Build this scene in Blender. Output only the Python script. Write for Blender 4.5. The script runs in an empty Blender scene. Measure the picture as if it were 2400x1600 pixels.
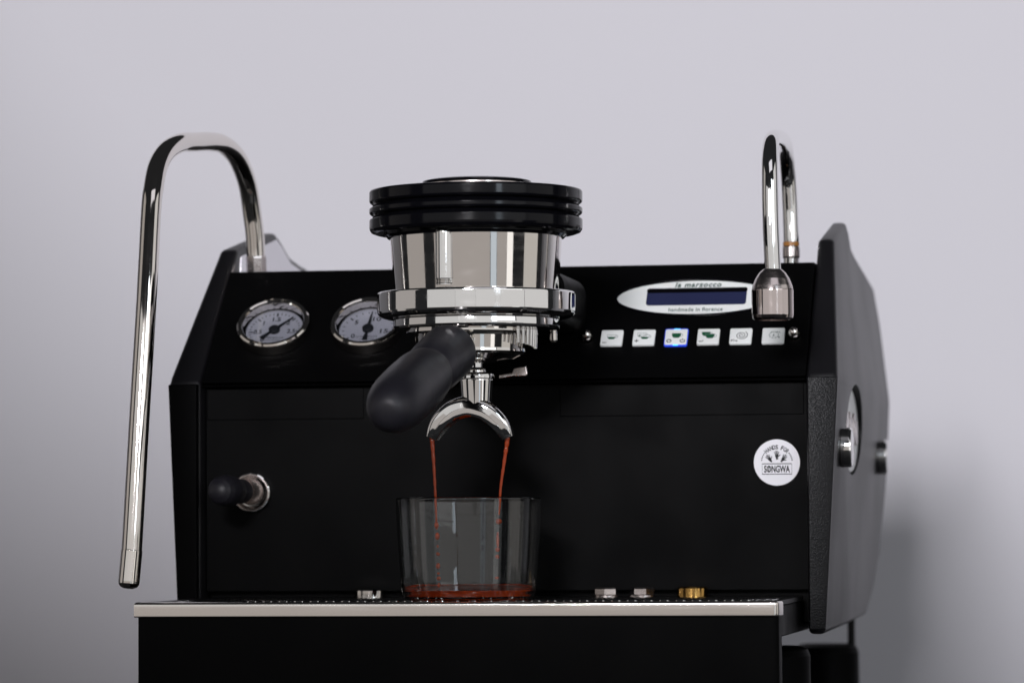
import bpy, bmesh, math, random
from mathutils import Vector, Matrix
random.seed(7)
S = 0.001                      # everything below is written in millimetres, built in metres
sc = bpy.context.scene
COL = sc.collection

# ---------------------------------------------------------------- camera
cd = bpy.data.cameras.new('camera')
cam = bpy.data.objects.new('camera', cd); COL.objects.link(cam)
cd.sensor_width = 36.0; cd.lens = 131.98; cd.clip_start = 0.05; cd.clip_end = 50
def cam_matrix(C, yaw, pitch, roll):
    y, p, r = map(math.radians, (yaw, pitch, roll))
    F = Vector((math.sin(y)*math.cos(p), math.cos(y)*math.cos(p), math.sin(p)))
    R = Vector((math.cos(y), -math.sin(y), 0)); U = R.cross(F)
    R2 = R*math.cos(r)+U*math.sin(r); U2 = U*math.cos(r)-R*math.sin(r)
    m = Matrix((R2, U2, -F)).transposed().to_4x4(); m.translation = Vector(C)*S
    return m
cam.matrix_world = cam_matrix((362.69, -2181.96, 39.8), -9.24, 2.805, -0.328)
cd.dof.use_dof = True; cd.dof.focus_distance = 2.085; cd.dof.aperture_fstop = 10.0; cd.dof.aperture_blades = 9
sc.camera = cam
sc.view_settings.view_transform = 'Standard'; sc.view_settings.look = 'None'
sc.view_settings.exposure = 0.0; sc.view_settings.gamma = 1.0
try: sc.view_settings.use_curve_mapping = False
except Exception: pass
cy = sc.cycles
cy.max_bounces = 14; cy.transmission_bounces = 12; cy.glossy_bounces = 6; cy.transparent_max_bounces = 12
cy.use_denoising = True; cy.blur_glossy = 0.3; cy.sample_clamp_indirect = 6.0

# ---------------------------------------------------------------- world and lamps
w = bpy.data.worlds.new('World'); sc.world = w; w.use_nodes = True
bg = w.node_tree.nodes['Background']; bg.inputs[0].default_value = (0.9, 0.93, 1.0, 1); bg.inputs[1].default_value = 0.02
G = Vector((0.0, -0.10, 0.16))
def softbox(name, az0, az1, el0, el1, dist, radiance, color):
    """added rectangular lamp panel, standing in for the surrounding room, spanning az0..az1 / el0..el1 degrees as seen from the machine (0 = towards the viewer, + = right)"""
    az, el = math.radians((az0+az1)/2), math.radians((el0+el1)/2)
    d = Vector((math.sin(az)*math.cos(el), -math.cos(az)*math.cos(el), math.sin(el)))
    wd = 2*dist*math.tan(math.radians(az1-az0)/2); ht = 2*dist*math.tan(math.radians(el1-el0)/2)
    L = bpy.data.lights.new(name, 'AREA'); L.shape = 'RECTANGLE'; L.size = wd; L.size_y = ht
    L.color = color; L.energy = radiance*math.pi*wd*ht
    o = bpy.data.objects.new(name, L); COL.objects.link(o)
    o.location = G+d*dist
    z = d; x = Vector((math.cos(az), math.sin(az), 0)); y = z.cross(x)
    m = Matrix((x, y, z)).transposed().to_4x4(); m.translation = o.location; o.matrix_world = m
    return o
WARM = (1.0, 0.93, 0.885); COOL = (0.80, 0.90, 1.0); LILAC = (0.95, 0.93, 1.0)
softbox('front_softbox', -48, 28.6, -20, 1, 2.75, 0.42, WARM)
softbox('front_left_softbox', -48, -14, 1, 20, 2.75, 0.62, (1.0, 0.985, 0.975))
softbox('front_middle_softbox', -14, 9, 1, 20, 2.75, 0.65, (1.0, 0.985, 0.975))
softbox('front_right_softbox', 9, 31.2, 1, 20, 2.75, 0.68, (1.0, 0.985, 0.975))
softbox('window_low', 29, 37.2, -18, 1, 2.6, 0.75, COOL)
softbox('window_gap_fill', 31.2, 37.4, 1, 4.8, 2.6, 0.69, (1.0, 0.985, 0.975))  # added fill between the window bands, dimmed to match its neighbours
softbox('window_high', 31.3, 37.2, 4.8, 26, 2.6, 9.0, COOL)
softbox('right_low_softbox', 37.5, 51, -20, 1, 2.6, 0.40, WARM)
softbox('right_low_window', 51.3, 60, -18, 1, 2.6, 1.2, (1, 0.98, 0.96))
softbox('right_mid_softbox', 37.5, 66, 1, 6, 2.6, 0.69, (1.0, 0.985, 0.975))
softbox('right_high_softbox', 37.5, 64, 6, 23, 2.6, 1.7, (0.98, 0.98, 1.0))
softbox('right_side_high', 66, 100, 1, 32, 2.4, 0.68, (1.0, 0.985, 0.975))
softbox('right_side_low', 77, 100, -16, 1, 2.4, 0.55, (1, 0.96, 0.9))
softbox('left_softbox', -96, -64, -16, 30, 2.4, 0.38, WARM)
softbox('key_softbox', 8, 44, 38, 58, 2.4, 0.9, LILAC)
# added spot: its cone edge is shaped to darken the wall's lower left
L = bpy.data.lights.new('background_spot', 'SPOT'); L.energy = 385; L.color = (0.98, 0.96, 1.0)
L.spot_size = math.radians(39.3); L.spot_blend = 0.06; L.shadow_soft_size = 0.27
o = bpy.data.objects.new('background_spot', L); COL.objects.link(o)
o.location = (0.03, -2.55, 0.88); tgt = Vector((0.2, 0.9, 1.02))
o.rotation_euler = (tgt-o.location).to_track_quat('-Z', 'Y').to_euler()

# ---------------------------------------------------------------- materials
def mat(name, base, rough=0.5, metal=0.0, spec=0.5, bump=None, rvar=None, **kw):
    m = bpy.data.materials.new(name); m.use_nodes = True
    nt = m.node_tree; b = nt.nodes['Principled BSDF']
    b.inputs['Base Color'].default_value = (*base, 1); b.inputs['Roughness'].default_value = rough
    b.inputs['Metallic'].default_value = metal; b.inputs['Specular IOR Level'].default_value = spec
    for k, v in kw.items(): b.inputs[k.replace('_', ' ')].default_value = v
    tc = nt.nodes.new('ShaderNodeTexCoord')
    if bump:
        sc_, st, dist = bump[:3]
        n = nt.nodes.new('ShaderNodeTexNoise'); n.inputs['Scale'].default_value = sc_; n.inputs['Detail'].default_value = 3
        mp = nt.nodes.new('ShaderNodeMapping'); nt.links.new(tc.outputs['Object'], mp.inputs[0])
        if len(bump) > 3: mp.inputs['Scale'].default_value = bump[3]
        nt.links.new(mp.outputs[0], n.inputs['Vector'])
        bp = nt.nodes.new('ShaderNodeBump'); bp.inputs['Strength'].default_value = st; bp.inputs['Distance'].default_value = dist
        nt.links.new(n.outputs['Fac'], bp.inputs['Height']); nt.links.new(bp.outputs[0], b.inputs['Normal'])
    if rvar:
        sc_, lo, hi = rvar[:3]
        n = nt.nodes.new('ShaderNodeTexNoise'); n.inputs['Scale'].default_value = sc_; n.inputs['Detail'].default_value = 5
        mp = nt.nodes.new('ShaderNodeMapping'); nt.links.new(tc.outputs['Object'], mp.inputs[0])
        if len(rvar) > 3: mp.inputs['Scale'].default_value = rvar[3]
        nt.links.new(mp.outputs[0], n.inputs['Vector'])
        mr = nt.nodes.new('ShaderNodeMapRange'); mr.inputs['From Min'].default_value = 0.35; mr.inputs['From Max'].default_value = 0.7
        mr.inputs['To Min'].default_value = lo; mr.inputs['To Max'].default_value = hi
        nt.links.new(n.outputs['Fac'], mr.inputs['Value']); nt.links.new(mr.outputs[0], b.inputs['Roughness'])
    return m
CHROME = mat('polished_chrome', (0.80, 0.79, 0.78), 0.04, 1.0, rvar=(60, 0.02, 0.09, (1, 1, 5)))
STEEL = mat('polished_steel', (0.74, 0.70, 0.66), 0.07, 1.0, rvar=(60, 0.055, 0.085, (1, 1, 2)))
RAIL = mat('brushed_rail_steel', (0.78, 0.74, 0.70), 0.14, 1.0, rvar=(160, 0.09, 0.2, (0.15, 1, 4)))
SATIN = mat('satin_steel', (0.60, 0.54, 0.52), 0.24, 1.0, rvar=(300, 0.2, 0.28))
REFLECTOR = mat('inner_reflector_steel', (0.66, 0.65, 0.68), 0.12, 1.0, rvar=(40, 0.1, 0.16))
NOZZLE = mat('nozzle_steel', (0.58, 0.51, 0.49), 0.10, 1.0, rvar=(120, 0.07, 0.13))
BRASS = mat('brass', (0.56, 0.33, 0.10), 0.2, 1.0, rvar=(200, 0.1, 0.25))
AMBER = mat('amber_seal', (0.30, 0.13, 0.03), 0.2, 0.0)
PAINT = mat('black_satin_paint', (0.0019, 0.0019, 0.0021), 0.5, 0.0, 0.045, bump=(2600, 0.10, 0.0002), rvar=(25, 0.44, 0.58))
POWDER = mat('black_textured_powder_coat', (0.003, 0.0028, 0.0038), 0.34, 0.0, 0.30, bump=(1100, 0.9, 0.0006))
SIDE = mat('black_side_panel_paint', (0.005, 0.0047, 0.006), 0.42, 0.0, 0.5, bump=(1500, 0.05, 0.0003), rvar=(12, 0.40, 0.46))
GLOSSB = mat('black_gloss_plastic', (0.0025, 0.0025, 0.0035), 0.10, 0.0, 0.17, rvar=(80, 0.09, 0.17))
RUBBER = mat('black_soft_plastic', (0.015, 0.0142, 0.019), 0.42, 0.0, 0.36, bump=(900, 0.05, 0.0002), rvar=(60, 0.38, 0.48))
GRATEM = mat('dark_tray_steel', (0.006, 0.006, 0.006), 0.4, 0.0, 0.15)
WHITE = mat('white_plastic', (0.74, 0.76, 0.75), 0.35, 0.0, 0.4, rvar=(150, 0.3, 0.45))
STICK = mat('white_sticker_vinyl', (0.80, 0.79, 0.83), 0.3, 0.0, 0.4, rvar=(60, 0.25, 0.4))
DIAL = mat('gauge_dial_white', (0.42, 0.415, 0.45), 0.5)
INK = mat('black_ink', (0.008, 0.009, 0.012), 0.5, 0.0, 0.2)
GREEN = mat('green_ink', (0.006, 0.075, 0.032), 0.5, 0.0, 0.2)
GRAY = mat('grey_ink', (0.22, 0.25, 0.24), 0.5, 0.0, 0.2)
DGREEN = mat('dark_green_lettering', (0.03, 0.075, 0.06), 0.5, 0.0, 0.2)
LCD = mat('navy_display', (0.014, 0.017, 0.045), 0.15, 0.0, 0.35, Emission_Color=(0.10, 0.12, 0.36, 1), Emission_Strength=0.06)
LED = mat('blue_led', (0.02, 0.05, 0.5), 0.3, Emission_Color=(0.02, 0.09, 1.0, 1), Emission_Strength=0.36)
BRIGHTLED = mat('cyan_led', (0.05, 0.2, 0.8), 0.3, Emission_Color=(0.05, 0.42, 1.0, 1), Emission_Strength=2.6)
COFFEE = mat('espresso', (0.36, 0.040, 0.006), 0.08, 0.0, 0.5)
CREMA = mat('espresso_stream', (0.30, 0.036, 0.005), 0.10, 0.0, 0.5, bump=(500, 0.15, 0.0004))
WALL = mat('lilac_grey_wall', (0.57, 0.563, 0.596), 0.85, 0.0, 0.1, bump=(14, 0.10, 0.004))
COUNTER = mat('dark_counter', (0.03, 0.03, 0.032), 0.5, 0.0, 0.3, rvar=(30, 0.4, 0.6))
def glass_mat():
    m = mat('clear_glass', (0.97, 0.98, 0.98), 0.0, 0.0, 0.5, Transmission_Weight=1.0, IOR=1.37)
    return m
GLASS = glass_mat()
def pane_mat():
    m = bpy.data.materials.new('gauge_glass'); m.use_nodes = True; nt = m.node_tree; nt.nodes.clear()
    out = nt.nodes.new('ShaderNodeOutputMaterial'); mx = nt.nodes.new('ShaderNodeMixShader')
    tr = nt.nodes.new('ShaderNodeBsdfTransparent'); gl = nt.nodes.new('ShaderNodeBsdfGlossy'); gl.inputs['Roughness'].default_value = 0.03
    tr.inputs[0].default_value = (0.93, 0.94, 0.96, 1)
    fr = nt.nodes.new('ShaderNodeLayerWeight'); pw = nt.nodes.new('ShaderNodeMath'); pw.operation = 'POWER'; pw.inputs[1].default_value = 3.0
    ad = nt.nodes.new('ShaderNodeMath'); ad.operation = 'MULTIPLY_ADD'; ad.inputs[1].default_value = 0.9; ad.inputs[2].default_value = 0.05
    nt.links.new(fr.outputs['Facing'], pw.inputs[0]); nt.links.new(pw.outputs[0], ad.inputs[0]); nt.links.new(ad.outputs[0], mx.inputs[0]); nt.links.new(tr.outputs[0], mx.inputs[1]); nt.links.new(gl.outputs[0], mx.inputs[2])
    nt.links.new(mx.outputs[0], out.inputs[0]); return m
PANE = pane_mat()
def scratched(name, base, axis=(1, 1, 90)):
    """polished steel with fine horizontal turning marks and a few wipe scratches"""
    m = mat(name, base, 0.05, 1.0, rvar=(55, 0.03, 0.10, (1, 1, 3)))
    nt = m.node_tree; b = nt.nodes['Principled BSDF']
    tc = nt.nodes.new('ShaderNodeTexCoord'); mp = nt.nodes.new('ShaderNodeMapping'); mp.inputs['Scale'].default_value = axis
    n = nt.nodes.new('ShaderNodeTexNoise'); n.inputs['Scale'].default_value = 25; n.inputs['Detail'].default_value = 4
    bp = nt.nodes.new('ShaderNodeBump'); bp.inputs['Strength'].default_value = 0.022; bp.inputs['Distance'].default_value = 0.0003
    nt.links.new(tc.outputs['Object'], mp.inputs[0]); nt.links.new(mp.outputs[0], n.inputs['Vector'])
    nt.links.new(n.outputs['Fac'], bp.inputs['Height']); nt.links.new(bp.outputs[0], b.inputs['Normal'])
    return m
TURNED = scratched('turned_steel', (0.76, 0.73, 0.70))

# ---------------------------------------------------------------- mesh helpers (mm)
class MB:
    def __init__(s): s.v = []; s.f = []
    def add(s, vs, fs):
        o = len(s.v); s.v += [tuple(v) for v in vs]; s.f += [tuple(i+o for i in f) for f in fs]; return s
    def lathe(s, prof, c=(0, 0, 0), axis=(0, 0, 1), n=96, a0=0, sx=1.0, sy=1.0, crisp=True):
        sup = [prof[0]]; m = len(prof)
        def turn(i):
            if i <= 0 or i >= m-1: return 90
            u, v = Vector(prof[i])-Vector(prof[i-1]), Vector(prof[i+1])-Vector(prof[i])
            return math.degrees(u.angle(v, 0)) if u.length and v.length else 0
        for i in range(m-1):       # extra loops beside hard turns keep long mirror faces flat
            (r0, z0), (r1, z1) = prof[i], prof[i+1]; d = math.hypot(r1-r0, z1-z0)
            if crisp and d > 1.2 and r0 > 0.5 and r1 > 0.5:
                f = 0.12/d; lo = 5 if d > 4 else 14
                if lo < turn(i) < 60: sup.append((r0+(r1-r0)*f, z0+(z1-z0)*f))
                if lo < turn(i+1) < 60: sup.append((r1+(r0-r1)*f, z1+(z0-z1)*f))
            sup.append((r1, z1))
        prof = sup
        z = Vector(axis).normalized(); x = Vector((1, 0, 0)) if abs(z.x) < .9 else Vector((0, 1, 0))
        x = (x-z*x.dot(z)).normalized(); y = z.cross(x); c = Vector(c); vs = []; fs = []
        rings = []
        for r, h in prof:
            if r < 1e-6: rings.append([len(vs)]); vs.append(c+z*h)
            else:
                rings.append(list(range(len(vs), len(vs)+n)))
                for i in range(n):
                    a = 2*math.pi*i/n+a0; vs.append(c+x*(r*sx*math.cos(a))+y*(r*sy*math.sin(a))+z*h)
        for A, B in zip(rings, rings[1:]):
            for i in range(n):
                j = (i+1) % n
                if len(A) == 1 and len(B) == 1: continue
                if len(A) == 1: fs.append((A[0], B[j], B[i]))
                elif len(B) == 1: fs.append((A[i], A[j], B[0]))
                else: fs.append((A[i], A[j], B[j], B[i]))
        return s.add(vs, fs)
    def tube(s, pts, rad, n=28, cap=True):
        pts = [Vector(p) for p in pts]; m = len(pts); rad = rad if hasattr(rad, '__len__') else [rad]*m
        vs = []; fs = []; up = None
        for i, p in enumerate(pts):
            t = (pts[min(i+1, m-1)]-pts[max(i-1, 0)]).normalized()
            if up is None: up = Vector((0.3, 0.9, 0.2)) if abs(t.y) < .9 else Vector((1, 0, 0))
            x = (up-t*up.dot(t)).normalized(); up = x; y = t.cross(x)
            for k in range(n):
                a = 2*math.pi*k/n; vs.append(p+(x*math.cos(a)+y*math.sin(a))*rad[i])
        for i in range(m-1):
            for k in range(n):
                j = (k+1) % n; fs.append((i*n+k, i*n+j, (i+1)*n+j, (i+1)*n+k))
        if cap: fs.append(tuple(range(n-1, -1, -1))); fs.append(tuple((m-1)*n+k for k in range(n)))
        return s.add(vs, fs)
    def prism(s, poly, h0, h1, frame=None):
        """2-D polygon extruded along the third axis; frame maps (a,b,c) to xyz"""
        fr = frame or (lambda a, b, c: (a, b, c)); n = len(poly)
        vs = [fr(a, b, h0) for a, b in poly]+[fr(a, b, h1) for a, b in poly]
        fs = [tuple(range(n-1, -1, -1)), tuple(range(n, 2*n))]+[(i, (i+1) % n, n+(i+1) % n, n+i) for i in range(n)]
        return s.add(vs, fs)
    def box(s, x0, x1, y0, y1, z0, z1):
        return s.prism([(x0, y0), (x1, y0), (x1, y1), (x0, y1)], z0, z1)
    def build(s, name, m, parent=None, bevel=0, seg=3, angle=32, matrix=None, smooth=True, label=None):
        me = bpy.data.meshes.new(name)
        me.from_pydata([Vector(v)*S for v in s.v], [], s.f); me.validate()
        bm = bmesh.new(); bm.from_mesh(me); bmesh.ops.remove_doubles(bm, verts=bm.verts, dist=1e-7)
        bmesh.ops.recalc_face_normals(bm, faces=bm.faces)
        if bevel:
            es = [e for e in bm.edges if len(e.link_faces) == 2 and e.calc_face_angle(0) > math.radians(25)]
            bmesh.ops.bevel(bm, geom=es, offset=bevel*S, segments=seg, profile=0.5, affect='EDGES', clamp_overlap=True)
        bm.to_mesh(me); bm.free()
        o = link(name, me, m, parent, angle, matrix, smooth, label)
        if bevel and smooth:
            wn = o.modifiers.new('normals', 'WEIGHTED_NORMAL'); wn.keep_sharp = True
        return o
def link(name, me, m, parent=None, angle=32, matrix=None, smooth=True, label=None):
    if smooth:
        me.polygons.foreach_set('use_smooth', [True]*len(me.polygons)); me.set_sharp_from_angle(angle=math.radians(angle))
    if m: me.materials.append(m)
    o = bpy.data.objects.new(name, me); COL.objects.link(o)
    if matrix is not None: o.matrix_basis = matrix
    attach(o, parent)
    if label: o['label'] = label
    return o
def attach(o, parent):
    if parent is None: return
    o.parent = parent
    if parent.parent is None and parent.type == 'EMPTY':
        o.matrix_parent_inverse = Matrix.Translation(-parent.location)
def thing(name, label, cat, loc=(0, 0, 0), group=None):
    o = bpy.data.objects.new(name, None); COL.objects.link(o); o.location = Vector(loc)*S
    o.empty_display_size = 0.02; tag(o, label, cat, group); return o
def tag(o, label, cat, group=None):
    o['label'] = label; o['category'] = cat
    if group: o['group'] = group
    return o
def copy_part(o, parent, matrix):
    c = o.copy(); COL.objects.link(c); attach(c, parent); c.matrix_basis = matrix
    for ch in o.children:
        d = ch.copy(); COL.objects.link(d); d.parent = c
    return c
def spline(pts, k=8):
    pts = [Vector(p) for p in pts]; P = [pts[0]*2-pts[1]]+pts+[pts[-1]*2-pts[-2]]; out = []
    for i in range(1, len(P)-2):
        a, b, c, d = P[i-1:i+3]
        for j in range(k):
            t = j/k; out.append(0.5*((2*b)+(c-a)*t+(2*a-5*b+4*c-d)*t*t+(3*b-a-3*c+d)*t**3))
    return out+[pts[-1]]
def ellipse(cx, cy, a, b, n=72): return [(cx+a*math.cos(2*math.pi*i/n), cy+b*math.sin(2*math.pi*i/n)) for i in range(n)]
def rrect(x0, x1, y0, y1, r, n=6):
    out = []
    for cx, cy, a in ((x1-r, y0+r, -90), (x1-r, y1-r, 0), (x0+r, y1-r, 90), (x0+r, y0+r, 180)):
        for i in range(n+1):
            t = math.radians(a+90*i/n); out.append((cx+r*math.cos(t), cy+r*math.sin(t)))
    return out
def ring2d(mb, outer, inner, h0, h1):
    """flat ring between two equal-length outlines, extruded"""
    n = len(outer); V = [(a, b, h1) for a, b in outer]+[(a, b, h1) for a, b in inner]+[(a, b, h0) for a, b in outer]+[(a, b, h0) for a, b in inner]
    F = []
    for i in range(n):
        j = (i+1) % n
        F += [(i, j, n+j, n+i), (2*n+i, 2*n+j, j, i), (n+i, n+j, 3*n+j, 3*n+i), (2*n+i, 3*n+i, 3*n+j, 2*n+j)]
    return mb.add(V, F)
def stroke(mb, pts, wd, h0, h1, closed=False):
    """flat pen line"""
    n = len(pts); L = []; Rr = []
    for i in range(n):
        a = Vector(pts[(i-1) % n] if closed or i else pts[0]); b = Vector(pts[(i+1) % n] if closed or i < n-1 else pts[-1])
        t = (b-a).normalized() if (b-a).length > 1e-9 else Vector((1, 0)); nn = Vector((-t.y, t.x))*wd/2; p = Vector(pts[i])
        L.append(p+nn); Rr.append(p-nn)
    for i in range(n if closed else n-1):
        j = (i+1) % n; mb.prism([tuple(L[i]), tuple(L[j]), tuple(Rr[j]), tuple(Rr[i])], h0, h1)
    return mb
def glyphs(mb, text, cx, cy, wd=None, ht=None, h0=0, h1=0.08, shear=0.0, bold=0.0, spacing=1.0, rot=0.0, pivot=None):
    """lettering from the built-in font, fitted into wd x ht round (cx, cy), added to mb as thin raised print"""
    cu = bpy.data.curves.new('print', 'FONT'); cu.body = text; cu.shear = shear; cu.offset = bold; cu.space_character = spacing
    cu.resolution_u = 3; cu.extrude = 0.02; cu.fill_mode = 'BOTH'
    o = bpy.data.objects.new('print', cu); COL.objects.link(o)
    dg = bpy.context.evaluated_depsgraph_get(); me = bpy.data.meshes.new_from_object(o.evaluated_get(dg))
    xs = [v.co.x for v in me.vertices]; ys = [v.co.y for v in me.vertices]
    sx0, sx1, sy0, sy1 = min(xs), max(xs), min(ys), max(ys)
    ky = ht/(sy1-sy0) if ht else wd/(sx1-sx0); kx = wd/(sx1-sx0) if wd else ky
    ca, sa = math.cos(rot), math.sin(rot); V = []
    for v in me.vertices:
        x = (v.co.x-(sx0+sx1)/2)*kx; y = (v.co.y-(sy0+sy1)/2)*ky
        V.append((cx+x*ca-y*sa, cy+x*sa+y*ca, h1 if v.co.z > 0 else h0))
    mb.add(V, [tuple(p.vertices) for p in me.polygons])
    bpy.data.objects.remove(o); bpy.data.curves.remove(cu); bpy.data.meshes.remove(me)
    return mb

# ---------------------------------------------------------------- setting
b = MB().box(-3500, 3000, 900, 960, -900, 900); o = b.build('wall', WALL, smooth=False); o['kind'] = 'structure'
b = MB().box(-900, 700, -420, 690, -145, -105); o = b.build('counter', COUNTER, bevel=3); o['kind'] = 'structure'

# ---------------------------------------------------------------- espresso machine
TH = math.radians(46.08); SN, CS = math.sin(TH), math.cos(TH); ZK = 125.9
mach = thing('espresso_machine', 'black espresso machine with chrome group head, two gauges and steam wand', 'espresso machine', (0, 200, -105))
def panel_matrix(x, u, n=0.0):
    """local x = along the sloping panel, y = up the slope, z = out of it"""
    p = Vector((x, u*SN-n*CS, ZK+u*CS+n*SN))*S
    m = Matrix((Vector((1, 0, 0)), Vector((0, SN, CS)), Vector((0, -CS, SN)))).transposed().to_4x4(); m.translation = p; return m
def front_matrix(x, y, z):
    m = Matrix((Vector((1, 0, 0)), Vector((0, 0, 1)), Vector((0, -1, 0)))).transposed().to_4x4(); m.translation = Vector((x, y, z))*S; return m
YZX = lambda a, b_, c: (c, a, b_)
# sloping control panel (folded sheet), its lower lip and top plate
UT = 102.5
yt, zt = UT*SN, ZK+UT*CS
MB().prism([(0, ZK), (yt, zt), (yt+30, zt+0.4), (yt+30, zt-3), (yt+2, zt-4), (4, ZK-2.2), (9, ZK-2.4), (9, ZK-0.8)], -180.6, 180.6, YZX).build('control_panel', PAINT, mach, bevel=0.7)
MB().prism([(yt+31, zt-1), (340, zt+4), (380, 150), (380, -18), (20, -18), (20, 100), (yt+31, 170)], -180.4, 180.4, YZX).build('rear_body', PAINT, mach, bevel=1)
MB().box(-180.4, 180.4, 12, 16, 1.5, 123).build('backsplash', PAINT, mach, bevel=0.4)
for x0, x1 in ((-179.6, -84), (34.3, 178.5)):
    MB().box(x0, x1, 11.45, 12.5, 103.8, 122.8).build('cover_strip', PAINT, mach, bevel=0.6)

# side panels: thick plates, fattest at the level of the kink, thinning towards top and foot
PROF = [(0, 126), (97, 212.5), (203, 231), (219, 227.5), (247, 218.5), (278, 215.5), (320, 212.8), (445, 205), (474, 181), (488, 126), (494, 100), (492, 63), (455, 18), (405, -6), (350, -21), (200, -23), (0, -24)]
def xo_left(z): return xo(z)+1.3+(max(0, 126-z))*2.4/150
def xo(z): return 199.4-(126-z)*8.6/150 if z < 126 else 199.4-(min(z, 216)-126)*8.9/90
def side_panel(sign):
    XO = xo if sign > 0 else xo_left
    bm = bmesh.new(); inner = []; outer = []
    for y, z in PROF:
        inner.append(bm.verts.new(Vector((sign*181, y, z))*S)); outer.append(bm.verts.new(Vector((sign*XO(z), y, z))*S))
    n = len(PROF); bm.faces.new(inner); fo = bm.faces.new(outer)
    for i in range(n): bm.faces.new((inner[i], inner[(i+1) % n], outer[(i+1) % n], outer[i]))
    # crease the outer face along the level of the kink
    k = [i for i, p in enumerate(PROF) if p == (488, 126)][0]
    bmesh.ops.connect_verts(bm, verts=[outer[0], outer[k]])
    bmesh.ops.recalc_face_normals(bm, faces=bm.faces)
    es = [e for e in bm.edges if len(e.link_faces) == 2 and e.calc_face_angle(0) > math.radians(6)]
    bmesh.ops.bevel(bm, geom=es, offset=3.0*S, segments=4, profile=0.5, affect='EDGES', clamp_overlap=True)
    me = bpy.data.meshes.new('side_panel'); bm.to_mesh(me); bm.free()
    return me
OX = Vector((0, 155, 98))
for sign in (-1, 1):
    me = side_panel(sign)
    if sign == 1:   # oval recess milled into the outer face
        body = bpy.data.objects.new('side_panel', me); COL.objects.link(body)
        xs = xo(98); cut = MB().prism(ellipse(OX.y, OX.z, 68, 28, 80), xs-4.2, xs+6, YZX).build('cutter', None, smooth=False)
        md = body.modifiers.new('recess', 'BOOLEAN'); md.object = cut; md.operation = 'DIFFERENCE'; md.solver = 'EXACT'
        dg = bpy.context.evaluated_depsgraph_get(); me2 = bpy.data.meshes.new_from_object(body.evaluated_get(dg))
        bpy.data.objects.remove(body); bpy.data.objects.remove(cut); me = me2; me.name = 'side_panel'
    sp = link('side_panel', me, None, mach, angle=40)
    sp.data.materials.clear(); sp.data.materials.append(SIDE)
    # edge strip facing the front, proud of the plate, textured on the right
    XO = xo if sign > 0 else xo_left
    bm = bmesh.new(); q = []
    for z in (125.2, 60, 0, -21.5):
        q.append([bm.verts.new(Vector((sign*x, y, z))*S) for x, y in ((182.2, -5.6), (XO(z)+0.12, -0.5), (XO(z)+0.12, 5.0), (182.2, 5.0))])
    for a, c in zip(q, q[1:]):
        for i in range(4): bm.faces.new((a[i], a[(i+1) % 4], c[(i+1) % 4], c[i]))
    bm.faces.new(q[0]); bm.faces.new(q[-1]); bmesh.ops.recalc_face_normals(bm, faces=bm.faces)
    bmesh.ops.bevel(bm, geom=[e for e in bm.edges if e.calc_face_angle(0) > 0.6], offset=0.9*S, segments=3, profile=0.5, affect='EDGES')
    me = bpy.data.meshes.new('edge_strip'); bm.to_mesh(me); bm.free(); link('edge_strip', me, POWDER if sign > 0 else PAINT, sp)  # left strip gets darker paint, standing in for shade on that side
    mb = MB().prism([(100, 190), (102, 208.5), (203, 226.8), (216, 223.6), (245, 214.2), (277, 211.2), (320, 208.4), (440, 200.6), (440, 190)], sign*180.95, sign*180.2, YZX); mb.build('inner_reflector', REFLECTOR, sp, bevel=0.2)  # added mirror plate so the inner face picks up the wall's brightness
    if sign == 1:
        xs = xo(98)
        mb = MB().prism(ellipse(OX.y, OX.z, 66, 26, 80), xs-4.1, xs-2.4, YZX); mb.build('badge_plate', WHITE, sp, bevel=0.3)
        mb = MB()
        for yy, zz, a, c in ((118, 98, 9, 11), (140, 101, 6, 8), (156, 97, 7, 9), (175, 99, 6, 10), (192, 97, 8, 8)):
            mb.prism(ellipse(yy, zz, a, c, 20), xs-2.4, xs-1.2, YZX)
        mb.build('badge_relief', SATIN, sp, bevel=0.3)
        for yy in (50, 388):
            kx = xo(85)-0.6
            mb = MB().lathe([(0, 0), (11.2, 0), (11.6, 0.5), (11.9, 1.4), (11.9, 6.2), (11.3, 7.3), (9.5, 7.8), (0, 7.9)], (kx, yy, 85), (1, 0, 0), 64)
            mb.build('bolt_cap', CHROME, sp)

# control buttons
KX0, KP, KU, BW, BH = 63.9, 19.19, 34.5, 13.1, 13.4
def cup(mb, cx, cy, wd, ht, h=1.62):
    pts = [(cx-wd/2, cy+ht/2), (cx+wd/2, cy+ht/2)]
    pts += [(cx+wd*0.47, cy), (cx+wd*0.38, cy-ht*0.32), (cx+wd*0.22, cy-ht/2), (cx-wd*0.22, cy-ht/2), (cx-wd*0.38, cy-ht*0.32), (cx-wd*0.47, cy)]
    return mb.prism(pts[::-1], h-0.1, h)
def cup_line(mb, cx, cy, wd, ht, h=1.6):
    pts = [(cx-wd/2, cy+ht/2), (cx-wd*0.46, cy), (cx-wd*0.36, cy-ht*0.34), (cx-wd*0.2, cy-ht/2), (cx+wd*0.2, cy-ht/2), (cx+wd*0.36, cy-ht*0.34), (cx+wd*0.46, cy), (cx+wd/2, cy+ht/2)]
    stroke(mb, pts, 0.28, 1.5, h, closed=True)
    arc = [(cx+wd*0.46+wd*0.24*math.sin(t), cy+ht*0.1+ht*0.3*math.cos(t)) for t in [i*math.pi/8 for i in range(9)]]
    return stroke(mb, arc, 0.3, 1.5, h)
def half_cup(mb, cx, cy, wd, ht):
    return mb.prism([(cx-wd*0.24, cy-ht/2), (cx+wd*0.24, cy-ht/2), (cx+wd*0.4, cy-ht*0.22), (cx+wd*0.45, cy+0.0), (cx-wd*0.45, cy+0.0), (cx-wd*0.4, cy-ht*0.22)], 1.52, 1.62)
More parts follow.
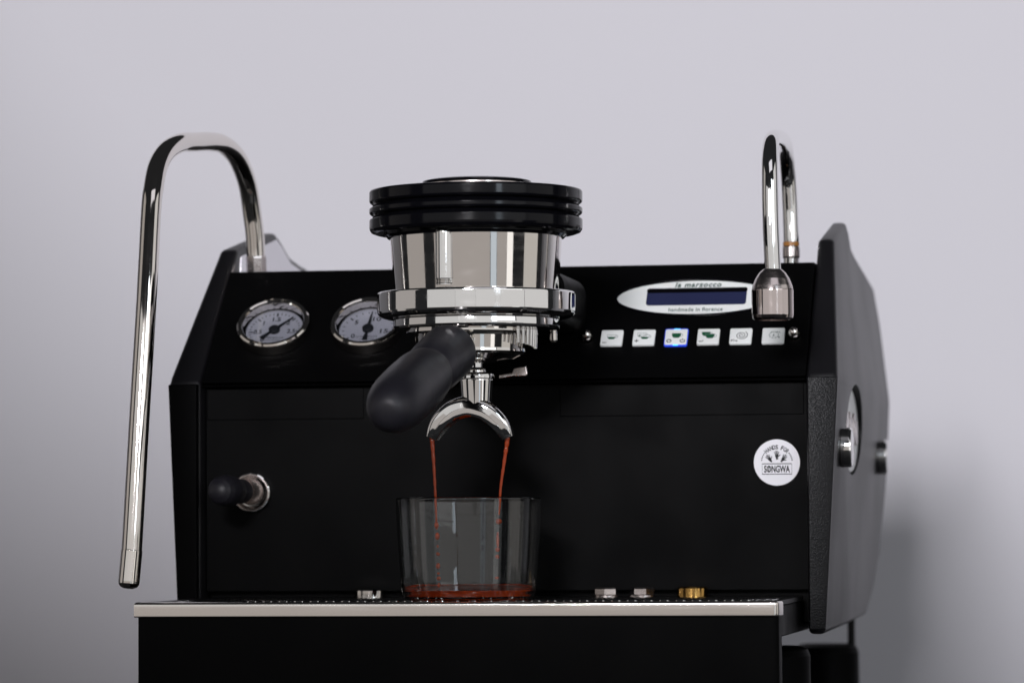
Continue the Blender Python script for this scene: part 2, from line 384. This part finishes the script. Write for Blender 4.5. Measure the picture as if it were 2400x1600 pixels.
def circle_pts(cx, cy, r, a0=0, a1=360, n=24): return [(cx+r*math.cos(math.radians(a0+(a1-a0)*i/n)), cy+r*math.sin(math.radians(a0+(a1-a0)*i/n))) for i in range(n+1)]
btn_me = None
BL = ['button with a cup one third full and a minus sign', 'button with two part filled cups and a plus sign', 'button with a full cup, lit blue round its edge', 'button with two full cups and a return arrow', 'button with a spiral and the letters FN', 'button with a faint grey tap symbol']
for i in range(6):
    M_ = panel_matrix(KX0+KP*i, KU)
    if btn_me is None:
        bt = MB().prism(rrect(-BW/2, BW/2, -BH/2, BH/2, 1.0), -0.6, 1.5).build('button', WHITE, mach, bevel=0.35, matrix=M_); btn_me = bt.data
    else:
        bt = bpy.data.objects.new('button', btn_me); COL.objects.link(bt); bt.matrix_basis = M_; attach(bt, mach)
    bt['label'] = BL[i]
    g = MB(); k = MB(); ln = MB()
    if i == 0:
        cup_line(ln, -0.2, 0.3, 5.4, 3.8); half_cup(g, -0.2, 0.3, 5.2, 3.8); stroke(k, [(-5.3, -4.6), (-2.9, -4.6)], 0.5, 1.5, 1.6)
    elif i == 1:
        cup_line(ln, -1.6, 1.7, 5.0, 3.4); cup_line(ln, 0.5, 0.0, 5.2, 3.6); half_cup(g, 0.5, 0.0, 5.0, 3.6); g.prism([(-3.6, 1.2), (-2.4, 0.4), (-2.3, 2.2)], 1.5, 1.6)
        stroke(k, [(-5.4, -3.4), (-2.9, -3.4)], 0.5, 1.5, 1.6); stroke(k, [(-4.15, -4.7), (-4.15, -2.1)], 0.5, 1.5, 1.6)
    elif i == 2:
        cup(g, 0.1, 0.8, 5.4, 3.8); cup_line(ln, 0.1, 0.8, 5.5, 3.9)
        stroke(k, circle_pts(-4.0, -3.9, 1.35, 0, 360, 6), 0.55, 1.5, 1.62); stroke(k, circle_pts(4.0, -3.9, 1.35, 125, 415, 18), 0.5, 1.5, 1.62)
        stroke(k, [(4.0, -3.6), (4.0, -2.0)], 0.5, 1.5, 1.62)
    elif i == 3:
        cup(g, -1.5, 1.9, 5.2, 3.2, 1.6); cup_line(ln, -1.5, 1.9, 5.2, 3.3); cup(g, 1.0, -0.1, 5.4, 3.6, 1.66); cup_line(ln, 1.0, -0.1, 5.5, 3.7, 1.68)
        stroke(k, [(-5.2, -4.7), (-3.0, -4.7), (-3.0, -3.5)], 0.45, 1.5, 1.6); k.prism([(-5.6, -4.7), (-4.6, -5.3), (-4.6, -4.1)], 1.5, 1.6)
    elif i == 4:
        sp_ = [((0.5+0.24*t)*math.cos(t*1.0)+0.4, (0.45+0.24*t)*math.sin(t*1.0)+0.3) for t in [j*0.3 for j in range(46)]]
        stroke(ln, sp_, 0.42, 1.5, 1.62); glyphs(k, 'FN', -3.7, -4.4, 3.6, 1.9, 1.5, 1.6)
    else:
        for a in range(0, 360, 40): stroke(ln, circle_pts(0.4, 0.2, 2.7, a, a+28, 4), 0.45, 1.5, 1.6)
        stroke(ln, [(-1.6, 2.9), (3.6, 2.9), (4.0, 1.6)], 0.5, 1.5, 1.62); stroke(ln, [(0.2, -0.9), (0.2, 1.6)], 0.35, 1.5, 1.6); ln.prism([(-0.5, -0.6), (0.9, -0.6), (0.2, 0.9)], 1.5, 1.61)
        ln.prism(ellipse(3.5, -1.9, 0.55, 0.7, 10), 1.5, 1.6)
    for mb_, m_ in ((g, GREEN), (k, INK), (ln, GRAY if i not in (4,) else INK)):
        if mb_.v: mb_.build('icon', m_, bt, smooth=False)
    if i == 2:
        mb_ = MB(); ring2d(mb_, rrect(-BW/2-0.35, BW/2+0.35, -BH/2-0.9, BH/2+1.0, 1.3), rrect(-BW/2-0.02, BW/2+0.02, -BH/2-0.02, BH/2+0.02, 1.0), -0.3, 0.9); mb_.build('button_light', LED, bt, smooth=False)
        mb_ = MB().box(-1.8, 1.8, BH/2+0.1, BH/2+0.85, 0.5, 1.05).box(-1.5, 1.5, -BH/2-0.75, -BH/2-0.05, 0.5, 1.05); mb_.build('indicator_lamp', BRIGHTLED, bt, smooth=False)
# domed nuts at either end of the button row
dn = None
for x in (48.8, 171.9):
    M_ = panel_matrix(x, 35.2)
    if dn is None:
        dn = MB().lathe([(0, 0), (4.4, 0), (4.4, 0.5)], n=48).lathe([(3.7, 0.5), (3.7, 2.2), (3.1, 2.5)], n=6).lathe([(3.0, 2.4), (2.95, 3.4), (2.5, 4.7), (1.6, 5.6), (0.7, 6.0), (0, 6.05)], n=40).build('dome_nut', STEEL, mach, matrix=M_)
    else: copy_part(dn, mach, M_)

# oval display
DX, DU = 111.6, 70.9
disp = MB(); ring2d(disp, ellipse(0, 0, 49.8, 17.3), ellipse(0, 0, 47.8, 15.6), -0.5, 1.2)
disp = disp.build('display', GLOSSB, mach, bevel=0.3, matrix=panel_matrix(DX, DU))
MB().prism(ellipse(0, 0, 47.9, 15.7), -0.4, 0.35).build('display_plate', WHITE, disp, smooth=False)
MB().prism(rrect(-30.2, 30.0, -6.7, 8.7, 2.0), 0.3, 0.5).build('screen', LCD, disp, smooth=False)
mb = MB().prism(rrect(-30.4, 30.2, 4.6, 8.9, 1.6), 0.45, 0.56); mb.build('screen_shadow', GLOSSB, disp, smooth=False)  # dark strip painted in for the recess shadow along the screen top
mb = MB(); glyphs(mb, 'la marzocco', 0.2, 12.0, 28, 4.6, 0.3, 0.42, shear=0.22, bold=0.034, spacing=1.18)
mb.build('lettering', DGREEN, disp, smooth=False)
mb = MB(); glyphs(mb, 'handmade in florence', 0.2, -10.7, 32.5, 3.4, 0.3, 0.42, bold=0.016, spacing=1.08); mb.build('lettering', DGREEN, disp, smooth=False)

# pressure gauges
def gauge(x, u, labels, step, a_first, needle, glab):
    M_ = panel_matrix(x, u)
    gz = MB().lathe([(21.0, 0), (22.2, 0.4), (22.4, 5.8), (22.1, 7.2), (21.2, 8.2), (20.0, 8.4), (19.1, 7.9), (18.6, 6.8), (18.2, 0.6)], n=96).build('pressure_gauge', STEEL, mach, matrix=M_)
    gz['label'] = glab
    MB().lathe([(0, 0.2), (18.4, 0.2), (18.4, 0.7), (0, 0.7)], n=64).build('dial', DIAL, gz, smooth=False)
    mb = MB().lathe([(17.0, 0.65), (18.35, 0.65), (18.35, 2.0), (17.5, 2.0)], n=64); mb.build('dial_rim', GLOSSB, gz)
    pr = MB()
    nst = len(labels)-1
    for j in range((nst)*5+1):
        a = math.radians(90-(a_first+step*j/5)); big = j % 5 == 0; r0, r1 = (13.2, 15.8) if big else (14.4, 15.8)
        ca, sa = math.cos(a), math.sin(a); stroke(pr, [(r0*ca, r0*sa), (r1*ca, r1*sa)], 0.95 if big else 0.5, 0.68, 0.78)
        if big: glyphs(pr, labels[j//5], 10.3*ca, 10.3*sa, None if len(labels[j//5]) < 2 else 5.0, 3.7, 0.68, 0.78, bold=0.02)
    glyphs(pr, 'LA MARZOCCO', 0, -6.6, 13, 1.5, 0.68, 0.78); stroke(pr, [(-4.5, -8.8), (4.5, -8.8)], 0.3, 0.68, 0.78)
    pr.build('dial_print', INK, gz, smooth=False)
    a = math.radians(90-needle); d = Vector((math.cos(a), math.sin(a))); nn = Vector((-d.y, d.x))
    pts = [d*15+nn*0.3, d*15-nn*0.3, d*3-nn*1.0, d*-5-nn*0.9, d*-10.5-nn*1.6, d*-10.5+nn*1.6, d*-5+nn*0.9, d*3+nn*1.0]
    nd = MB().prism([tuple(p) for p in pts][::-1], 1.5, 1.9).lathe([(0, 0.7), (3.4, 0.7), (3.4, 2.4), (2.6, 2.9), (0, 2.9)], n=40); nd.build('needle', INK, gz)
    MB().lathe([(0, 6.3), (18.7, 6.3), (18.7, 6.8), (0, 6.8)], n=64).build('gauge_glass', PANE, gz, smooth=False)
gauge(-143.0, 45.9, ['0', '0.5', '1', '1.5', '2', '2.5'], 47, -142, 42, 'left gauge, scale in halves, needle pointing up to the right')
gauge(-85.4, 45.9, ['0', '5', '10', '15'], 75, -125, 3, 'right gauge beside the group head, needle pointing straight up')

# group head
GX, GY = 6.3, -114.5
grp = MB().lathe([(0, 206), (47.6, 206), (48.4, 205.4), (48.4, 203), (48.2, 202), (46.4, 172), (46.2, 166), (0, 166)], (GX, GY, 0), n=160).build('group_head', TURNED, mach)
MB().lathe([(46, 203.2), (56.5, 202.9), (58.6, 203.6), (59.6, 205.0), (59.8, 206.2), (59.8, 210.3), (59.5, 210.8), (57.2, 212.6), (56.5, 212.9), (56.4, 213.2), (58.6, 213.4), (59.5, 214.0), (59.8, 214.8),
            (59.8, 216.6), (59.5, 217.1), (57.2, 218.9), (56.5, 219.2), (56.4, 219.5), (58.6, 219.7), (59.5, 220.3), (59.8, 221.2), (59.8, 226.0), (59.3, 226.9), (58.2, 227.2), (40, 227.5), (0, 227.6)], (GX, GY, 0), n=160).build('group_cap', GLOSSB, grp, angle=50)
MB().lathe([(0, 227.4), (29.9, 227.4), (29.9, 230.6), (0, 230.6)], (GX+0.6, GY, 0), n=96).build('lid_ring', SATIN, grp)
MB().lathe([(0, 230.6), (30.4, 230.6), (30.9, 231.0), (30.4, 232.2), (28, 232.9), (20, 233.5), (0, 233.7)], (GX+0.6, GY, 0), n=96).build('group_lid', GLOSSB, grp)
MB().lathe([(49.6, 200.4), (47.6, 200.4), (47.6, 203.3), (51, 203.3), (51, 202), (49.6, 200.4)], (GX, GY, 0), n=128).build('cap_gasket', GLOSSB, grp)
MB().lathe([(46, 170.6), (53.4, 170.2), (54.9, 169.9), (55.5, 169.4), (55.6, 168.6), (55.6, 159.0), (55.3, 157.8), (54.2, 156.6), (52.2, 155.7), (50.0, 155.3), (44, 155.2)], (GX, GY, 0), n=160).build('locking_collar', CHROME, grp, angle=45)
MB().lathe([(44, 155.6), (46.0, 155.5), (46.5, 155.0), (46.6, 154.4), (46.6, 150.8), (46.1, 149.6), (45.0, 149.1), (38, 148.7), (30, 148.7)], (GX, GY, 0), n=160).build('lower_ring', CHROME, grp, angle=45)
mb = MB().lathe([(4.9, 175.2), (4.9, 200.6), (4.5, 202.4), (0, 202.4)], (-3.6, GY-46.2, 0), n=48)
for k in range(4): mb.lathe([(4.3, 172.2+k*0.8), (4.9, 172.5+k*0.8), (4.3, 172.9+k*0.8)], (-3.6, GY-46.0, 0), n=48)
mb.lathe([(4.3, 171.8), (4.3, 175.4)], (-3.6, GY-46.0, 0), n=48); mb.build('water_tube', CHROME, grp)
MB().lathe([(5.2, 202.2), (5.6, 202.6), (5.6, 204.6), (0, 204.6)], (-3.6, GY-46.2, 0), n=40).build('tube_socket', GLOSSB, grp)
mb = MB().prism(rrect(-39, 37, 153, 186, 10), 0, 1, lambda a, c, h: (GX+5+a, -62+h*90, c)); mb.build('group_mount', PAINT, grp, bevel=2)
MB().lathe([(0, 145.2), (1.6, 145.4), (2.2, 146.6), (2.2, 156), (0, 156)], (38.0, -36, 0), n=24).build('steel_pin', STEEL, grp)

# steam wand
wp = [(-169.9, 100.0, 200.1), (-170.4, 99.0, 219.2), (-171.6, 96.0, 235.0), (-172.6, 90.0, 250.5), (-174.0, 80.0, 261.6), (-176.0, 66.0, 269.6), (-179.2, 48.0, 273.7), (-182.3, 28.0, 273.3), (-185.6, 4.0, 270.7), (-188.4, -20.0, 267.6), (-190.8, -42.0, 260.7), (-191.8, -58.0, 250.4), (-191.8, -68.0, 237.0), (-191.8, -74.0, 221.6), (-191.5, -86.0, 167.9), (-193.2, -94.0, 107.2), (-195.1, -100.0, 48.6), (-195.9, -102.0, 26.7)]
wand = MB().tube(spline(wp, 8), 5.85, 40).build('steam_wand', STEEL, mach)
wt = Vector((-197.4, -104, 5.2)); wd_ = (Vector(wp[-1])-wt).normalized()
MB().lathe([(0, 0), (2.6, 0.1), (4.9, 1.1), (5.95, 2.8), (6.1, 4), (6.1, 21.6), (5.95, 22.0), (5.4, 22.2)], wt, wd_, 48).build('wand_tip', STEEL, wand)
wb = Vector(wp[0]); wu = (Vector(wp[1])-wb).normalized()
MB().lathe([(6.5, -6), (6.5, 7.4), (6.2, 8.4), (5.4, 8.6)], wb, wu, 8).build('wand_nut', SATIN, wand)

# hot water tap
tp = [(163.3, 110, 197), (163.4, 110, 214), (162.9, 110, 235), (162.4, 106, 253), (162.4, 92, 265), (163, 65, 269.4), (163.9, 20, 267.2), (164.8, -25, 261.6), (165.6, -47, 253), (166.2, -57, 239), (166.7, -60, 211), (167.6, -60, 183)]
tap = MB().tube(spline(tp, 8), 4.75, 36).build('hot_water_tap', CHROME, mach)
MB().lathe([(4.6, 184.2), (5.4, 184.0), (7.6, 182.0), (9.8, 178.6), (11.3, 174.8), (11.75, 172.6)], (167.4, -60, 0), n=64).build('nozzle_dome', SATIN, tap)
MB().lathe([(11.4, 172.55), (11.85, 172.3), (11.9, 171.9), (11.9, 158.0), (11.5, 156.4), (10.2, 155.3), (8.8, 155.2), (8.6, 165), (0, 165)], (167.4, -60, 0), n=64).build('nozzle_sleeve', NOZZLE, tap)
MB().lathe([(0, 156.8), (8.6, 156.8), (8.6, 158), (0, 158)], (167.4, -60, 0), n=48).build('nozzle_screen', GLOSSB, tap)
MB().lathe([(4.1, 196), (4.1, 201.8), (5.0, 202.2), (5.3, 203.0), (5.3, 208.8), (4.9, 209.4), (4.5, 209.5)], (163.4, 110, 0), n=48).build('tap_nut', SATIN, tap)
MB().lathe([(4.5, 209.4), (5.0, 209.7), (5.0, 212.0), (4.5, 212.4)], (163.4, 110, 0), n=48).build('seal_ring', AMBER, tap)

# steam lever
lv = MB().lathe([(11.4, 0), (12.0, 0.5), (12.0, 3.4), (11.6, 4.4), (10.9, 4.8), (10.2, 4.4), (9.7, 3.0), (8.4, 1.2), (0, 1.0)], (-152.2, 12, 60.4), (0, -1, 0), 64).build('steam_lever', CHROME, mach)
a0 = Vector((-152.4, 11, 60.9)); ld = (Vector((-160.5, -62, 61.4))-a0).normalized()
MB().lathe([(8.2, 1), (8.0, 3), (6.8, 6.2), (5.9, 9), (5.6, 12), (5.6, 25)], a0, ld, 48).build('lever_stem', SATIN, lv)
MB().lathe([(0, 17), (6.4, 17), (7.2, 17.6), (7.4, 24), (7.2, 28), (7.6, 31), (8.6, 35), (9.2, 41), (9.2, 47), (8.5, 52), (6.9, 55.8), (4.4, 58), (0, 58.8)], a0, ld, 56).build('lever_knob', RUBBER, lv)

# round sticker
M_ = front_matrix(162.4, 11.95, 75.8)
st = MB().lathe([(0, 0), (13.5, 0), (13.5, 0.18), (0, 0.18)], n=96).build('sticker', STICK, mach, matrix=M_, smooth=False)
pr = MB(); t = 'HANDS FOR'; R0 = 9.1
for i, ch in enumerate(t):
    if ch == ' ': continue
    a = math.radians(43-86*i/(len(t)-1))
    glyphs(pr, ch, -R0*math.sin(a), R0*math.cos(a)-0.1, 1.6, 2.6, 0.16, 0.24, bold=0.03, rot=a)
glyphs(pr, 'SONGWA', 0.05, -3.8, 15.2, 4.2, 0.16, 0.24, bold=0.035)
stroke(pr, [(-8.6, -6.8), (8.7, -6.8), (8.7, -0.75), (-8.6, -0.75)], 0.5, 0.16, 0.24, closed=True)
pr.prism([(-5.2, -5.4), (-4.7, -5.2), (-4.2, -2.4), (-4.9, -2.2)], 0.16, 0.245)
for sg in (-1, 1):
    for a in (53, 60, 67, 74, 81): pr.prism([(sg*9.0*math.sin(math.radians(a))+dx, 9.0*math.cos(math.radians(a))+dy) for dx, dy in ((-0.3, -0.36), (0.3, -0.36), (0.3, 0.36), (-0.3, 0.36))], 0.16, 0.24)
def hand(cx, cy, rot, k):
    def T(p): x, y = p[0]*k, p[1]*k; return (cx+x*math.cos(rot)-y*math.sin(rot), cy+x*math.sin(rot)+y*math.cos(rot))
    pr.prism([T(p) for p in ((-0.35, -1.9), (0.35, -1.9), (0.5, -1.1), (0.75, -0.4), (0.72, 0.35), (-0.72, 0.35), (-0.75, -0.4), (-0.5, -1.1))], 0.16, 0.24)
    for bx, by, ex, ey in ((-0.58, 0.2, -0.95, 1.6), (-0.2, 0.3, -0.28, 2.05), (0.2, 0.3, 0.3, 2.0), (0.56, 0.2, 0.95, 1.5), (0.6, -0.6, 1.55, 0.2)):
        stroke(pr, [T((bx, by)), T((ex, ey))], 0.34*k, 0.16, 0.242)
hand(0, 4.2, 0.05, 1.35); hand(-4.4, 2.3, 0.62, 1.3); hand(3.9, 2.3, -0.62, 1.3)
pr.build('sticker_print', INK, st, smooth=False)

# feet
for x, y, sx, ft in ((160, 400, 177, -42), (154, 70, 154, -33), (-160, 400, -177, -42), (-154, 70, -154, -33)):
    lg = MB().lathe([(0, -105), (22, -105), (22.5, -100), (22, ft-6), (20.5, ft-2), (17, ft), (0, ft)], (x, y, 0), n=48).build('foot', PAINT, mach)
    MB().lathe([(2.6, ft-2), (2.6, -17), (0, -17)], (sx, y, 0), n=20).build('foot_stud', GLOSSB, lg)

# ---------------------------------------------------------------- drip tray
tray = thing('drip_tray', 'wide drip tray with polished steel front rail and black front plate', 'drip tray', (-6, -30, -105))
XL, XR, YF, ZT = -187.3, 175.8, -129.6, -2.0
def rail_outline(o_):     # plan of the rail: square left end, rounded right corner
    p = [(XL+o_, -118), (XL+o_, YF+o_)]
    r = 3.5-o_
    for i in range(9):
        t_ = math.radians(-90+80*i/8); p.append((XR-3.5+r*math.cos(t_), YF+3.5+r*math.sin(t_)))
    p.append((XR-o_+1.2, -118)); return p
mb = MB(); prof = [(1.6, ZT-0.0), (0.7, ZT-0.25), (0.12, ZT-1.0), (0.0, ZT-1.9), (0.0, ZT-7.8), (0.12, ZT-8.3), (0.5, ZT-8.5), (1.4, ZT-8.5)]
prev = None
for o_, z in prof:
    cur = [(x, y, z) for x, y in rail_outline(o_)]
    if prev:
        n = len(cur); mb.add(prev+cur, [(i, i+1, n+i+1, n+i) for i in range(n-1)])
    prev = cur
mb.build('front_rail', RAIL, tray, angle=60)
MB().prism(rail_outline(1.5)+[(177, 11), (-177, 11)], -4.6, ZT-0.15).build('tray_grate', GRATEM, tray, smooth=False)
MB().prism([(-185.4, -110), (-185.4, -127.2), (-183.5, -127.6)]+[(XR-4+3.6*math.cos(math.radians(a)), -124+3.6*math.sin(math.radians(a))) for a in range(-90, 1, 15)]+[(XR-0.4, -110)], -104, -10.45).build('front_plate', PAINT, tray, angle=40)
MB().prism([(-174, -108), (174.9, -108), (177.5, 60), (-177.5, 60)], -22.5, -5).build('tray_tub', PAINT, tray, bevel=1.2)
# drain slots with raised steel rims
slot = MB().lathe([(2.5, -0.2), (2.35, 0.28), (2.0, 0.46), (1.65, 0.28), (1.5, -0.2)], n=20, sx=1.25).build('slot_rim', CHROME, tray)
first = True; rest = MB()
low = None
for r in range(12):
    for k in range(38):
        if r == 0 and not 5 <= k <= 36: continue
        x = -166+k*8.95+(4.5 if r % 2 else 0); y = -121+r*9.5
        if r < 6:
            M_ = Matrix.Translation(Vector((x, y, ZT))*S)
            if first: slot.matrix_basis = M_; first = False
            elif r == 0: copy_part(slot, tray, M_)
            elif low is None: low = MB().lathe([(2.9, -0.2), (2.2, 0.03), (1.5, -0.2)], n=20, sx=1.25).build('slot_rim', CHROME, tray, matrix=M_)
            else: copy_part(low, tray, M_)
        else: rest.lathe([(2.9, -0.2), (2.2, 0.03), (1.5, -0.2)], (x, y, ZT), n=10, sx=1.25)
o = rest.build('slot_rims', CHROME, tray); o['kind'] = 'stuff'

# small fittings at the back of the tray
def lone(mb, name, m, label, cat, group=None, **k):
    return tag(mb.build(name, m, **k), label, cat, group)
lone(MB().lathe([(0, ZT), (9.4, ZT), (9.4, 2.0), (9.0, 2.6), (0, 2.8)], (-77.2, -4, 0), n=48), 'round_cap', STEEL, 'round polished steel cap on the tray left of the glass', 'cap')
hx = 'hexagonal steel nuts behind the drip tray holes'
lone(MB().lathe([(7.6, ZT), (7.6, -1.0), (0, -1.0)], (63.5, -5, 0), n=40).lathe([(6.6, -1.0), (7.0, -0.5), (7.0, 2.6), (6.3, 3.4), (0, 3.4)], (63.5, -5, 0), n=6, a0=0.5), 'hex_nut', SATIN, 'hex nut with two faces showing, nearer the glass', 'nut', hx, angle=20)
lone(MB().lathe([(7.6, ZT), (7.6, -1.0), (0, -1.0)], (84.6, -5, 0), n=40).lathe([(6.6, -1.0), (7.0, -0.5), (7.0, 2.6), (6.3, 3.4), (0, 3.4)], (84.6, -5, 0), n=6, a0=0.98), 'hex_nut', SATIN, 'hex nut with one flat face showing, next to the brass plug', 'nut', hx, angle=20)
lone(MB().lathe([(0, ZT), (9.2, ZT), (9.2, 2.9), (8.6, 3.8), (0, 4.0)], (114.2, -5, 0), n=48), 'brass_plug', BRASS, 'round golden brass plug at the right back of the tray', 'plug')

# ---------------------------------------------------------------- portafilter
PX, PY = 3.4, -114.5
pf = thing('portafilter', 'chrome portafilter with black bulbous handle and twin spout', 'portafilter', (PX, PY, 88))
MB().lathe([(36, 149.4), (36, 147.6), (31.6, 146.6), (31.2, 145.4), (30.6, 138.2), (30.8, 136.6), (29.6, 135.2), (24, 132.6), (10, 130.6), (0, 130.4)], (PX-0.4, PY, 0), n=128).build('basket_holder', TURNED, pf)
mb = MB()
for k in range(7):
    a = math.radians(-2-7*k+10); mb.tube([(PX+(36.2)*math.cos(a), PY+36.2*math.sin(a)-2, 148.6), (PX+36.0*math.cos(a), PY+36*math.sin(a)-2, 138.4+0.4*k)], 1.2, 12)
mb.build('ribbed_lug', CHROME, pf)
MB().lathe([(4.2, 131), (4.2, 128.2), (5.4, 127.6), (6.0, 126.6), (6.0, 125.6), (8.2, 125.2), (10.2, 124.4), (10.6, 123.4), (10.6, 122.0), (9.6, 121.4), (0, 121.4)], (PX+2.2, PY, 0), n=64).build('lock_nut', CHROME, pf)
MB().lathe([(0, 121.6), (9.3, 121.6), (9.5, 120.9), (8.9, 113), (8.4, 106), (0, 106)], (PX+2.6, PY, 0), n=64).build('spout_body', CHROME, pf)
arc = [(-19.2, 88.9), (-17.6, 92.6), (-15.2, 96.8), (-11.0, 101.2), (-5.6, 104.8), (2.0, 106.6), (9.8, 104.8), (15.4, 101.2), (20.0, 96.4), (22.6, 92.2), (24.2, 88.6)]
cl = spline([(x, PY, z) for x, z in arc], 6); N = len(cl); mb = MB(); vs = []; fs = []
for i, p in enumerate(cl):
    t_ = (cl[min(i+1, N-1)]-cl[max(i-1, 0)]).normalized(); nn = Vector((-t_.z, 0, t_.x)); s_ = abs(2*i/(N-1)-1)
    hh = 5.9-2.5*s_**2; dw = 8.6-3.9*s_**2
    sec = [(0.98, 0.0), (0.96, -0.45), (0.88, -0.76), (0.72, -0.92), (0.45, -0.985), (0.2, -1.0), (-0.16, -1.02), (-0.19, -0.93), (-0.23, -0.93), (-0.26, -1.03), (-0.62, -1.02), (-0.88, -0.97), (-0.98, -0.86), (-0.9, -0.74), (-0.55, -0.5), (-0.45, 0)]
    sec = sec+[(a, -c) for a, c in sec[-2:0:-1]]
    for a, c in sec: vs.append(p+nn*(a*hh)+Vector((0, c*dw, 0)))
q = len(sec)
for i in range(N-1):
    for k in range(q): fs.append((i*q+k, i*q+(k+1) % q, (i+1)*q+(k+1) % q, (i+1)*q+k))
fs += [tuple(range(q)), tuple((N-1)*q+k for k in range(q))]
mb.add(vs, fs).build('twin_spout', CHROME, pf, angle=40)
mb = MB().prism([(14, 122.6), (22, 124.2), (30, 124.0), (30.6, 125.4), (29.6, 130.0), (22.6, 129.0), (21.6, 126.4), (14, 125.2)], -86, -82, lambda a, c, h: (a, h, c)); mb.build('spout_wing', SATIN, pf, bevel=0.8)
h0 = Vector((1.8, -140, 142.2)); h1 = Vector((-7.6, -274.0, 104.4)); hd = (h1-h0).normalized()
MB().lathe([(11.5, -8), (10.6, 0), (8.6, 6), (7.6, 12), (7.4, 20), (8.4, 24), (10, 26.4), (0, 27)], h0, hd, 64).build('handle_neck', CHROME, pf)
MB().lathe([(0, 25.6), (11.5, 25.6), (14.2, 26.1), (15.0, 27.2), (15.4, 29), (15.5, 32), (15.45, 40), (15.3, 50), (15.1, 60), (14.8, 67), (14.3, 71), (13.6, 73.6), (13.2, 75.2), (13.3, 76.8), (14.0, 78.4), (14.8, 81), (15.4, 86), (15.9, 93), (16.1, 102), (16.2, 112), (16.1, 122), (15.9, 132)]
    +[(15.9*math.cos(math.radians(t))**0.62, 132+33*math.sin(math.radians(t))) for t in range(6, 90, 6)]+[(0, 165)], h0, hd, 96, crisp=False).build('handle', RUBBER, pf, angle=60)

# ---------------------------------------------------------------- glass, coffee
CX, CY = -2.9, -91.0
gl = MB().lathe([(0, ZT+0.15), (32, ZT+0.15), (34.6, ZT+0.4), (36.2, ZT+1.3), (37.4, 1.4), (38.2, 5.0), (38.9, 14), (40.2, 34), (41.1, 54.4), (41.2, 55.2), (40.7, 55.8), (40.1, 55.5), (39.95, 54.6), (39.1, 34), (37.8, 14), (37.2, 7.5), (36.4, 3.4), (35.0, 0.7), (33.0, -0.7), (29, -1.25), (0, -1.4)], (CX, CY, 0), n=160)
tag(gl.build('glass_tumbler', GLASS, angle=80), 'short clear glass tumbler catching espresso on the drip tray', 'glass')
cf = MB().lathe([(0, -1.3), (28.9, -1.15), (32.9, -0.6), (34.9, 0.8), (36.3, 3.4), (36.5, 3.9), (36.1, 3.4), (34, 3.2), (0, 3.1)], (CX, CY, 0), n=128)
tag(cf.build('espresso', COFFEE, angle=80), 'shallow layer of red brown espresso in the glass', 'coffee')
def stream(pts, rad, drops, label):
    root = thing('coffee_stream', label, 'coffee stream', (pts[-1][0], PY, 4), 'espresso streams falling into the glass')
    ps = spline([(x, PY, z) for x, z in pts], 8); n = len(ps)
    rr = []
    for i in range(n):
        f = i/(n-1)*(len(rad)-1); a = min(int(f), len(rad)-2); r_ = rad[a]+(rad[a+1]-rad[a])*(f-a)
        rr.append(max(0.25, r_*(1+0.10*math.sin(i*1.7)+0.06*random.uniform(-1, 1))))
    MB().tube(ps, rr, 20).build('stream', CREMA, root, angle=80)
    for x, z, r_, e in drops:
        r_ *= 1.18
        MB().lathe([(r_*math.sin(math.pi*k/10), -r_*e*math.cos(math.pi*k/10)) for k in range(11)], (x, PY, z), n=20).build('droplet', CREMA, root, angle=80)
stream([(-19.5, 90), (-19.0, 84), (-18.2, 71), (-17.5, 56), (-17.1, 46), (-16.8, 38)], [1.35, 1.15, 0.85, 0.68, 0.6, 0.4],
       [(-16.9, 40.4, 1.0, 1.6), (-16.5, 34.2, 1.15, 1.5), (-16.3, 28.5, 0.5, 1.2), (-16.1, 24.2, 0.95, 0.9), (-16.1, 17.6, 1.0, 1.4), (-15.9, 13.4, 0.6, 1.0), (-15.8, 10.6, 1.0, 1.0), (-15.7, 6.6, 0.7, 1.8)], 'left coffee stream, falling from the left spout tip, mostly unbroken')
stream([(23.6, 90), (23.2, 86), (21.6, 75.6), (19.6, 62), (18.8, 52), (18.4, 46)], [1.45, 1.25, 0.95, 0.72, 0.62, 0.35],
       [(18.1, 42.3, 1.5, 0.95), (17.6, 35.4, 0.55, 1.5), (17.5, 31.6, 0.75, 4.2), (17.3, 26.6, 1.1, 1.0), (17.2, 22.6, 0.95, 1.0), (16.8, 10.8, 1.0, 0.6)], 'right coffee stream, falling from the right spout tip, broken into beads')
